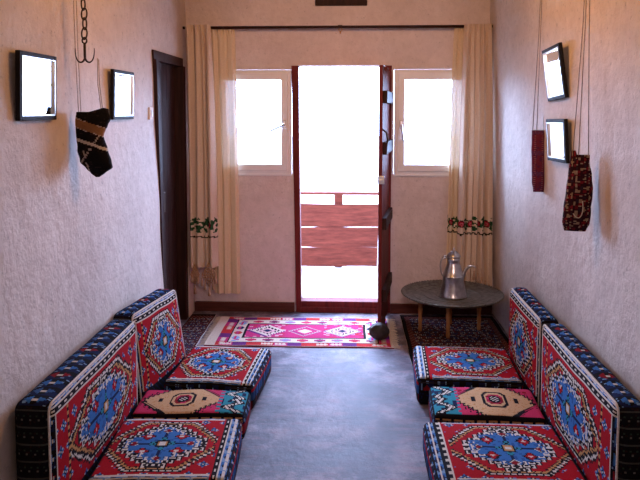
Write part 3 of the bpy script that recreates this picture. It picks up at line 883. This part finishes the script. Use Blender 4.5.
# ------------------------------------------------------------------ curtains
bm = bmesh.new(); tube(bm, [(-1.365, -0.100, 2.372), (1.145, -0.100, 2.372)], 0.0115, 12)
rod = tag(empty('curtain_rod'), 'thin dark curtain rod running wall to wall above the door', 'curtain rod')
link_mesh('pole', bm, M['dark_wood'], rod, True)
bm = bmesh.new()
tube(bm, [(-0.078 + 0.014*math.cos(2*PI*k/14), -0.100, 2.350 + 0.014*math.sin(2*PI*k/14)) for k in range(14)], 0.003, 6, True)
tube(bm, [(-0.078, -0.100, 2.336), (-0.078, -0.100, 2.318)], 0.005, 6)
link_mesh('ring', bm, M['brass'], rod, True)
bm = bmesh.new(); box(bm, -0.098, -0.062, -0.103, 0.006, 2.376, 2.388, 0.002); link_mesh('bracket', bm, M['iron'], rod)

CLOTH = (0.82, 0.67, 0.52); LACE = (0.86, 0.71, 0.50)
ROSE = (0.45, 0.02, 0.05); LROSE = (0.62, 0.16, 0.18); LEAFC = (0.025, 0.09, 0.04)
def rose_band(s, z, z0, z1, base):
    """embroidered roses with leaves; s metres along the cloth"""
    if z < z0-0.05 or z > z1+0.02: return base
    t = (z-z0)/(z1-z0)
    if z < z0-0.012:
        return (0.02, 0.03, 0.02) if abs(z-(z0-0.03) - 0.006*math.sin(s*90)) < 0.007 else base
    per = 0.115; k = s/per; i = math.floor(k); f = (k-i-0.5)*per; zz = (t-0.5)*(z1-z0)
    d = math.hypot(f, zz*1.05)
    if d < 0.024: return ROSE if (d > 0.015 or d < 0.007) else LROSE
    lf = noise.noise(Vector((s*42, z*42, 3.3)))
    if abs(zz) < 0.062*(0.65+0.35*math.cos(2*PI*k)) and lf > -0.12: return LEAFC
    if d < 0.031: return (0.012, 0.02, 0.012)
    return base
def curtain(x0t, x1t, x0b, x1b, z0, z1, folds, depth, y, chart, mat, parent, name, ncol=150, nrow=150, gather=0.7, phase=0.0, hem=None):
    bm = bmesh.new(); L = colour_layer(bm); V = []
    cloth_w = (x1b-x0b)*2.0
    for j in range(nrow+1):
        t = j/nrow; row = []
        for i in range(ncol+1):
            s = i/ncol
            b = z0 + (hem(s) if hem else 0.0)
            z = z1-(z1-b)*t
            k = t**0.6
            x = (x0t+(x1t-x0t)*s)*(1-k) + (x0b+(x1b-x0b)*s)*k
            ph = 2*PI*folds*s + phase + 3.2*noise.noise(Vector((s*2.6, t*1.0, phase)))
            amp = depth*(0.45+0.55*min(1, t*3))*(0.7+0.5*noise.noise(Vector((s*4, 2.2, phase))))
            yy = y + amp*math.sin(ph) + 0.3*amp*math.sin(2.3*ph+1)
            xx = x + 0.35*amp*math.cos(ph)
            if t < 0.03: yy += 0.006*math.sin(2*PI*folds*3*s)
            row.append(bm.verts.new((xx, yy, z)))
        V.append(row)
    for j in range(nrow):
        for i in range(ncol):
            f = bm.faces.new((V[j][i], V[j+1][i], V[j+1][i+1], V[j][i+1]))
            zc = (V[j][i].co.z+V[j+1][i].co.z)/2
            setc(f, L, chart((i+0.5)/ncol*cloth_w, zc)); f.smooth = True
    return link_mesh(name, bm, mat, parent, True, None, False)
def tassel(bm, x, y, z, l=0.06):
    lathe(bm, [(0, 0), (0.004, -0.002), (0.008, -0.010), (0.005, -0.018), (0.010, -0.034), (0.013, -l), (0, -l)], 8, (x, y, z))
# left pair
cl = tag(empty('embroidered_curtain'), 'cream cloth curtain with rose embroidery and tassels in the left corner', 'curtain', 'embroidered curtains')
curtain(-1.335, -1.125, -1.310, -1.090, 0.42, 2.385, 3.9, 0.056, -0.182, lambda s, z: rose_band(s*1.05+0.03, z, 0.70, 0.83, CLOTH), M['curtain'], cl, 'cloth', 150, 220, 0.7, 0.4)
bm = bmesh.new()
for cx, w, h in ((-1.145, 0.058, 0.20), (-1.262, 0.036, 0.17)):
    # crochet lozenge with real thickness
    zc = 0.36
    for k, s in enumerate((1.0, 0.62, 0.30)):
        tube(bm, [(cx-w*s, -0.215, zc), (cx, -0.215, zc+h*0.5*s), (cx+w*s, -0.215, zc), (cx, -0.215, zc-h*0.5*s)], 0.006, 6, True)
    for q in range(9):
        t = -0.9+1.8*q/8
        tube(bm, [(cx+w*t, -0.213, zc-h*0.5*(1-abs(t))), (cx+w*t, -0.213, zc+h*0.5*(1-abs(t)))], 0.0042, 5)
        tube(bm, [(cx-w*(1-abs(t)), -0.211, zc+h*0.5*t), (cx+w*(1-abs(t)), -0.211, zc+h*0.5*t)], 0.0042, 5)
link_mesh('crochet_hem', bm, M['crochet'], cl, True)
for x, z in ((-1.285, 0.37), (-1.262, 0.275), (-1.235, 0.36), (-1.205, 0.34), (-1.180, 0.31), (-1.145, 0.26), (-1.112, 0.31), (-1.090, 0.36)):
    bm = bmesh.new(); tassel(bm, x, -0.213, z, 0.075); tube(bm, [(x, -0.213, z-0.002), (x, -0.195, z+0.09)], 0.002, 4)
    link_mesh('tassel', bm, M['tassel'], cl, True)
sl = tag(empty('lace_curtain'), 'sheer cream lace curtain partly covering the left window', 'curtain', 'lace curtains')
curtain(-1.165, -0.945, -1.135, -0.915, 0.165, 2.385, 3.2, 0.018, -0.066, lambda s, z: LACE, M['sheer'], sl, 'cloth', 110, 160, 0.7, 1.1)
# right pair
cr = tag(empty('embroidered_curtain'), 'cream cloth curtain with rose embroidery behind the pitcher on the right', 'curtain', 'embroidered curtains')
curtain(0.905, 1.115, 0.865, 1.150, 0.215, 2.385, 5.0, 0.040, -0.150, lambda s, z: rose_band(s*0.80, z, 0.735, 0.835, CLOTH), M['curtain'], cr, 'cloth', 170, 220, 0.7, 0.9)
for x, z in ((1.00, 0.42), (1.03, 0.40), (1.06, 0.37), (1.09, 0.34), (1.12, 0.31)):
    bm = bmesh.new(); tassel(bm, x, -0.222, z, 0.075); tube(bm, [(x, -0.222, z-0.002), (x, -0.195, z+0.06)], 0.002, 4)
    link_mesh('tassel', bm, M['tassel'], cr, True)
sr = tag(empty('lace_curtain'), 'sheer cream lace curtain partly covering the right window', 'curtain', 'lace curtains')
curtain(0.845, 0.955, 0.795, 0.935, 0.20, 2.385, 2.6, 0.016, -0.066, lambda s, z: rose_band(s*0.80, z, 0.735, 0.835, LACE), M['sheer'], sr, 'cloth', 80, 180, 0.7, 2.0)

# ------------------------------------------------------------------ wall mirrors
def mirror(loc, w, h, side, label, tilt=0.0, roll=0.0, yaw=0.0):
    """side +1 on the left wall (faces +X); w along Y"""
    r = tag(empty('wall_mirror', loc), label, 'mirror', 'small black framed mirrors')
    r.rotation_euler = (roll, tilt, yaw)
    t = 0.020; s = side; b = 0.020
    bm = bmesh.new()
    X0, X1 = (0, t) if s > 0 else (-t, 0)
    box(bm, X0, X1, -w/2, -w/2+b, -h/2, h/2, 0.003); box(bm, X0, X1, w/2-b, w/2, -h/2, h/2, 0.003)
    box(bm, X0, X1, -w/2+b, w/2-b, -h/2, -h/2+b, 0.003); box(bm, X0, X1, -w/2+b, w/2-b, h/2-b, h/2, 0.003)
    link_mesh('frame', bm, M['black'], r)
    bm = bmesh.new(); c = b+0.004; xa, xb = (0.010, t+0.002) if s > 0 else (-t-0.002, -0.010)
    box(bm, xa, xb, -w/2+b-0.001, -w/2+c, -h/2+b-0.001, h/2-b+0.001); box(bm, xa, xb, w/2-c, w/2-b+0.001, -h/2+b-0.001, h/2-b+0.001)
    box(bm, xa, xb, -w/2+c, w/2-c, -h/2+b-0.001, -h/2+c); box(bm, xa, xb, -w/2+c, w/2-c, h/2-c, h/2-b+0.001)
    link_mesh('inner_trim', bm, M['silver'], r)
    bm = bmesh.new(); xa, xb = (0.004, 0.012) if s > 0 else (-0.012, -0.004)
    box(bm, xa, xb, -w/2+b-0.003, w/2-b+0.003, -h/2+b-0.003, h/2-b+0.003)
    link_mesh('mirror_glass', bm, M['mirror'], r)
mirror((XLw(1.8)+0.011, -2.800, 1.80), 0.345, 0.283, 1, 'black framed mirror on the left wall, nearest the camera', math.radians(1.6))
mirror((XLw(1.8)+0.011, -1.708, 1.79), 0.360, 0.283, 1, 'black framed mirror on the left wall, beside the old door', math.radians(1.6))
mirror((1.134, -1.838, 1.906), 0.325, 0.292, -1, 'black framed mirror on the right wall, upper and tilted', math.radians(-7.5), math.radians(-3))
mirror((1.147, -1.870, 1.537), 0.338, 0.235, -1, 'black framed mirror on the right wall, below the tilted one', math.radians(-3.5), math.radians(-1))

# light switch
sw = tag(empty('light_switch', (XLw(1.68), -1.11, 1.68)), 'small ivory light switch on the left wall beside the old door', 'switch')
bm = bmesh.new(); box(bm, -0.002, 0.012, -0.036, 0.036, -0.042, 0.042, 0.004); link_mesh('plate', bm, M['switch'], sw)
bm = bmesh.new(); box(bm, 0.008, 0.018, -0.016, 0.016, -0.024, 0.024, 0.003); link_mesh('rocker', bm, M['pvc'], sw)

# ------------------------------------------------------------------ chain with hook, pouches on cords
HX, HY = -1.262, -2.435
ch = tag(empty('hook_chain', (HX, HY, 1.95)), 'wrought iron chain with double hook hanging on the left wall', 'chain')
z = 2.065; k = 0
while z < ZC-0.02:
    bm = bmesh.new(); pts = []
    for q in range(20):
        a = 2*PI*q/20; w = 0.013; l = 0.028
        x = w*math.cos(a); zz = l*math.sin(a)
        pts.append((x, 0.004*math.sin(a), zz) if k % 2 == 0 else (0.35*x, x*0.9, zz))
    tube(bm, pts, 0.0040, 6, True)
    link_mesh('link', bm, M['iron'], ch, True, (0.003*math.sin(k*1.3), 0, z-1.95)); z += 0.046; k += 1
bm = bmesh.new()
tube(bm, [(0.011*math.cos(2*PI*q/16), 0, 0.082+0.014*math.sin(2*PI*q/16)) for q in range(16)], 0.004, 6, True)
tube(bm, [(0, 0, 0.07), (0, 0, 0.0)], 0.0065, 8)
for s in (-1, 1):
    pts = bez((0, 0, 0.0), (0.010*s, 0, -0.035), (0.050*s, 0, -0.030), (0.046*s, 0, 0.045), 14)
    tube(bm, pts, 0.005, 7, False, [0.0055-0.0035*i/13 for i in range(14)])
link_mesh('double_hook', bm, M['iron'], ch, True)

def pouch(name, loc, rotz, levels, colour, mat, label, seed=0, flap=None):
    """levels: (z, left, right, half depth) from top to bottom, woven bag lofted through them"""
    root = tag(empty(name, loc, rotz), label, 'pouch', 'woven pouches hung on cords')
    bm = bmesh.new(); Lc = colour_layer(bm); seg = 48; rows = []
    zs = [l[0] for l in levels]; n = 60
    def at(t):
        z = zs[0]+(zs[-1]-zs[0])*t
        for a, b in zip(levels, levels[1:]):
            if b[0] <= z <= a[0]:
                f = (a[0]-z)/(a[0]-b[0]); f2 = f*f*(3-2*f)*0.5+f*0.5
                return [z]+[a[k]+(b[k]-a[k])*f2 for k in (1, 2, 3)]
        return list(levels[-1])
    for i in range(n+1):
        z, l, r, d = at(i/n); cx, rx = (l+r)/2, (r-l)/2; ring = []
        for q in range(seg):
            a = 2*PI*q/seg; ca, sa = math.cos(a), math.sin(a)
            x = cx+rx*(abs(ca)**0.75)*(1 if ca > 0 else -1); y = d*(abs(sa)**0.9)*(1 if sa > 0 else -1)
            w = 0.0035*noise.noise(Vector((x*30, y*30+seed, z*22)))
            ring.append(bm.verts.new((x+w, y+w, z + (flap(x) if flap and i == 0 else 0))))
        rows.append(ring)
    for i in range(n):
        for q in range(seg):
            f = bm.faces.new((rows[i][q], rows[i+1][q], rows[i+1][(q+1) % seg], rows[i][(q+1) % seg])); f.smooth = True
            c = f.calc_center_median(); setc(f, Lc, colour(c.x, c.z, q, i))
    f = bm.faces.new(rows[-1]); setc(f, Lc, colour(0, zs[-1], 0, n))
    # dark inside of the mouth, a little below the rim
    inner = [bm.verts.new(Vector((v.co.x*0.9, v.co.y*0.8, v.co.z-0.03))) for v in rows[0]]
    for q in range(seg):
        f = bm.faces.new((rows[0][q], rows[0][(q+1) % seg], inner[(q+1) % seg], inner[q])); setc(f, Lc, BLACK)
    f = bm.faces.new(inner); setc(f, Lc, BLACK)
    link_mesh('bag', bm, mat, root, True)
    return root
def cords(root, lines, mat, r=0.0022):
    for pts in lines:
        bm = bmesh.new(); tube(bm, pts, r, 6)
        link_mesh('cord', bm, mat, root, True)
# black pouch on the left
def black_col(x, z, q, i):
    # z 0 at the foot; sloping bands
    s = z + 0.37*x
    if 0.216 < s < 0.256: return (0.30, 0.15, 0.07)
    if 0.212 < s < 0.260: return (0.50, 0.40, 0.34)
    if 0.150 < s < 0.164: return (0.62, 0.56, 0.48)
    if x < 0.03 and abs((z-0.12) - 1.5*(x+0.03)) < 0.005 and z < 0.2: return (0.40, 0.34, 0.30)
    if abs(x + 0.055 - 0.25*(0.15-z)) < 0.003 and z < 0.14: return (0.40, 0.34, 0.30)
    return (0.010, 0.009, 0.010) if hsh(q, i) > 0.08 else (0.03, 0.02, 0.02)
bp = pouch('hanging_pouch', (-1.243, -2.388, 1.375), math.radians(16),
      [(0.318, -0.082, 0.070, 0.020), (0.285, -0.086, 0.080, 0.036), (0.255, -0.086, 0.064, 0.042), (0.20, -0.084, 0.045, 0.046), (0.13, -0.080, 0.062, 0.048), (0.075, -0.068, 0.078, 0.044), (0.045, -0.045, 0.082, 0.034), (0.018, -0.018, 0.045, 0.022), (0.0, 0.002, 0.020, 0.006)],
      black_col, M['kilim'], 'black woven pouch with a tan band hanging on cords below the double hook', 3, lambda x: 0.022*max(0, (x+0.02)/0.07) - 0.012*max(0, (x-0.045)/0.02))
cords(bp, [[(-0.070, 0.0, 0.300), (-0.078, 0, 0.62), (-0.085, 0.0, ZC-1.375)], [(-0.060, 0.01, 0.300), (-0.066, 0, 0.62), (-0.072, 0.0, ZC-1.375)], [(0.035, 0.0, 0.320), (0.022, 0, 0.45), (0.026, -0.03, 0.575)], [(0.042, 0.005, 0.320), (0.030, 0, 0.45), (0.030, -0.02, 0.57)]], M['cord'])
# maroon pouch, right, far
def maroon_col(x, z, q, i):
    if (i // 4) % 5 == 0 and (q+i) % 3: return (0.10, 0.04, 0.10)
    if abs(x+0.025) < 0.005 or abs(x-0.02) < 0.005: return (0.30, 0.10, 0.12) if i % 2 else (0.05, 0.015, 0.04)
    return (0.15, 0.022, 0.045) if hsh(q//2, i//2) > 0.2 else (0.09, 0.02, 0.06)
m1 = pouch('hanging_pouch', (1.132, -1.52, 1.210), 0,
      [(0.372, -0.040, 0.036, 0.012), (0.33, -0.041, 0.038, 0.022), (0.20, -0.038, 0.040, 0.028), (0.06, -0.034, 0.040, 0.026), (0.0, -0.026, 0.040, 0.006)],
      maroon_col, M['kilim'], 'narrow maroon woven pouch on long cords, farther along the right wall', 6, lambda x: 0.10*(-x)*0.2)
cords(m1, [[(-0.036, 0, 0.365), (-0.012, 0, 0.95), (0.0, 0, ZC-1.210)], [(-0.012, 0, 0.365), (-0.002, 0, 0.95), (0.004, 0, ZC-1.210)], [(0.030, 0, 0.365), (0.014, 0, 0.95), (0.006, 0, ZC-1.210)]], M['dark_cord'])
# kilim pouch, right, near
def kil_col(x, z, q, i):
    a = int((x+0.2)/0.0075 + z/0.010); b = int((x+0.2)/0.0075 - z/0.010 + 60)
    k = ((a//3) * 2 + (b//3)) % 5
    if a % 3 == 0 or b % 3 == 0: return (0.04, 0.010, 0.015) if (a+b) % 5 else (0.36, 0.24, 0.16)
    return ((0.22, 0.016, 0.025), (0.030, 0.010, 0.018), (0.34, 0.22, 0.14), (0.14, 0.014, 0.022), (0.035, 0.02, 0.03))[k]
m2 = pouch('hanging_pouch', (1.085, -2.38, 1.125), math.radians(-14),
      [(0.365, -0.034, 0.050, 0.014), (0.33, -0.040, 0.052, 0.024), (0.27, -0.046, 0.062, 0.032), (0.20, -0.052, 0.068, 0.038), (0.10, -0.062, 0.062, 0.040), (0.04, -0.066, 0.058, 0.032), (0.0, -0.056, 0.040, 0.008)],
      kil_col, M['kilim'], 'patterned red and cream kilim pouch on cords, nearer on the right wall', 9, lambda x: 0.02*(1 if x < -0.01 else 0))
cords(m2, [[(-0.026, 0, 0.36), (0.004, 0, 0.95), (0.020, 0, ZC-1.125)], [(0.0, 0, 0.36), (0.014, 0, 0.95), (0.024, 0, ZC-1.125)], [(0.044, 0, 0.36), (0.032, 0, 0.95), (0.028, 0, ZC-1.125)]], M['dark_cord'])
bm = bmesh.new(); tube(bm, bez((-0.02, -0.040, 0.09), (0.0, -0.05, 0.05), (0.03, -0.045, 0.07), (0.02, -0.042, 0.15), 14), 0.0022, 6)
link_mesh('drawstring', bm, M['cord'], m2, True)
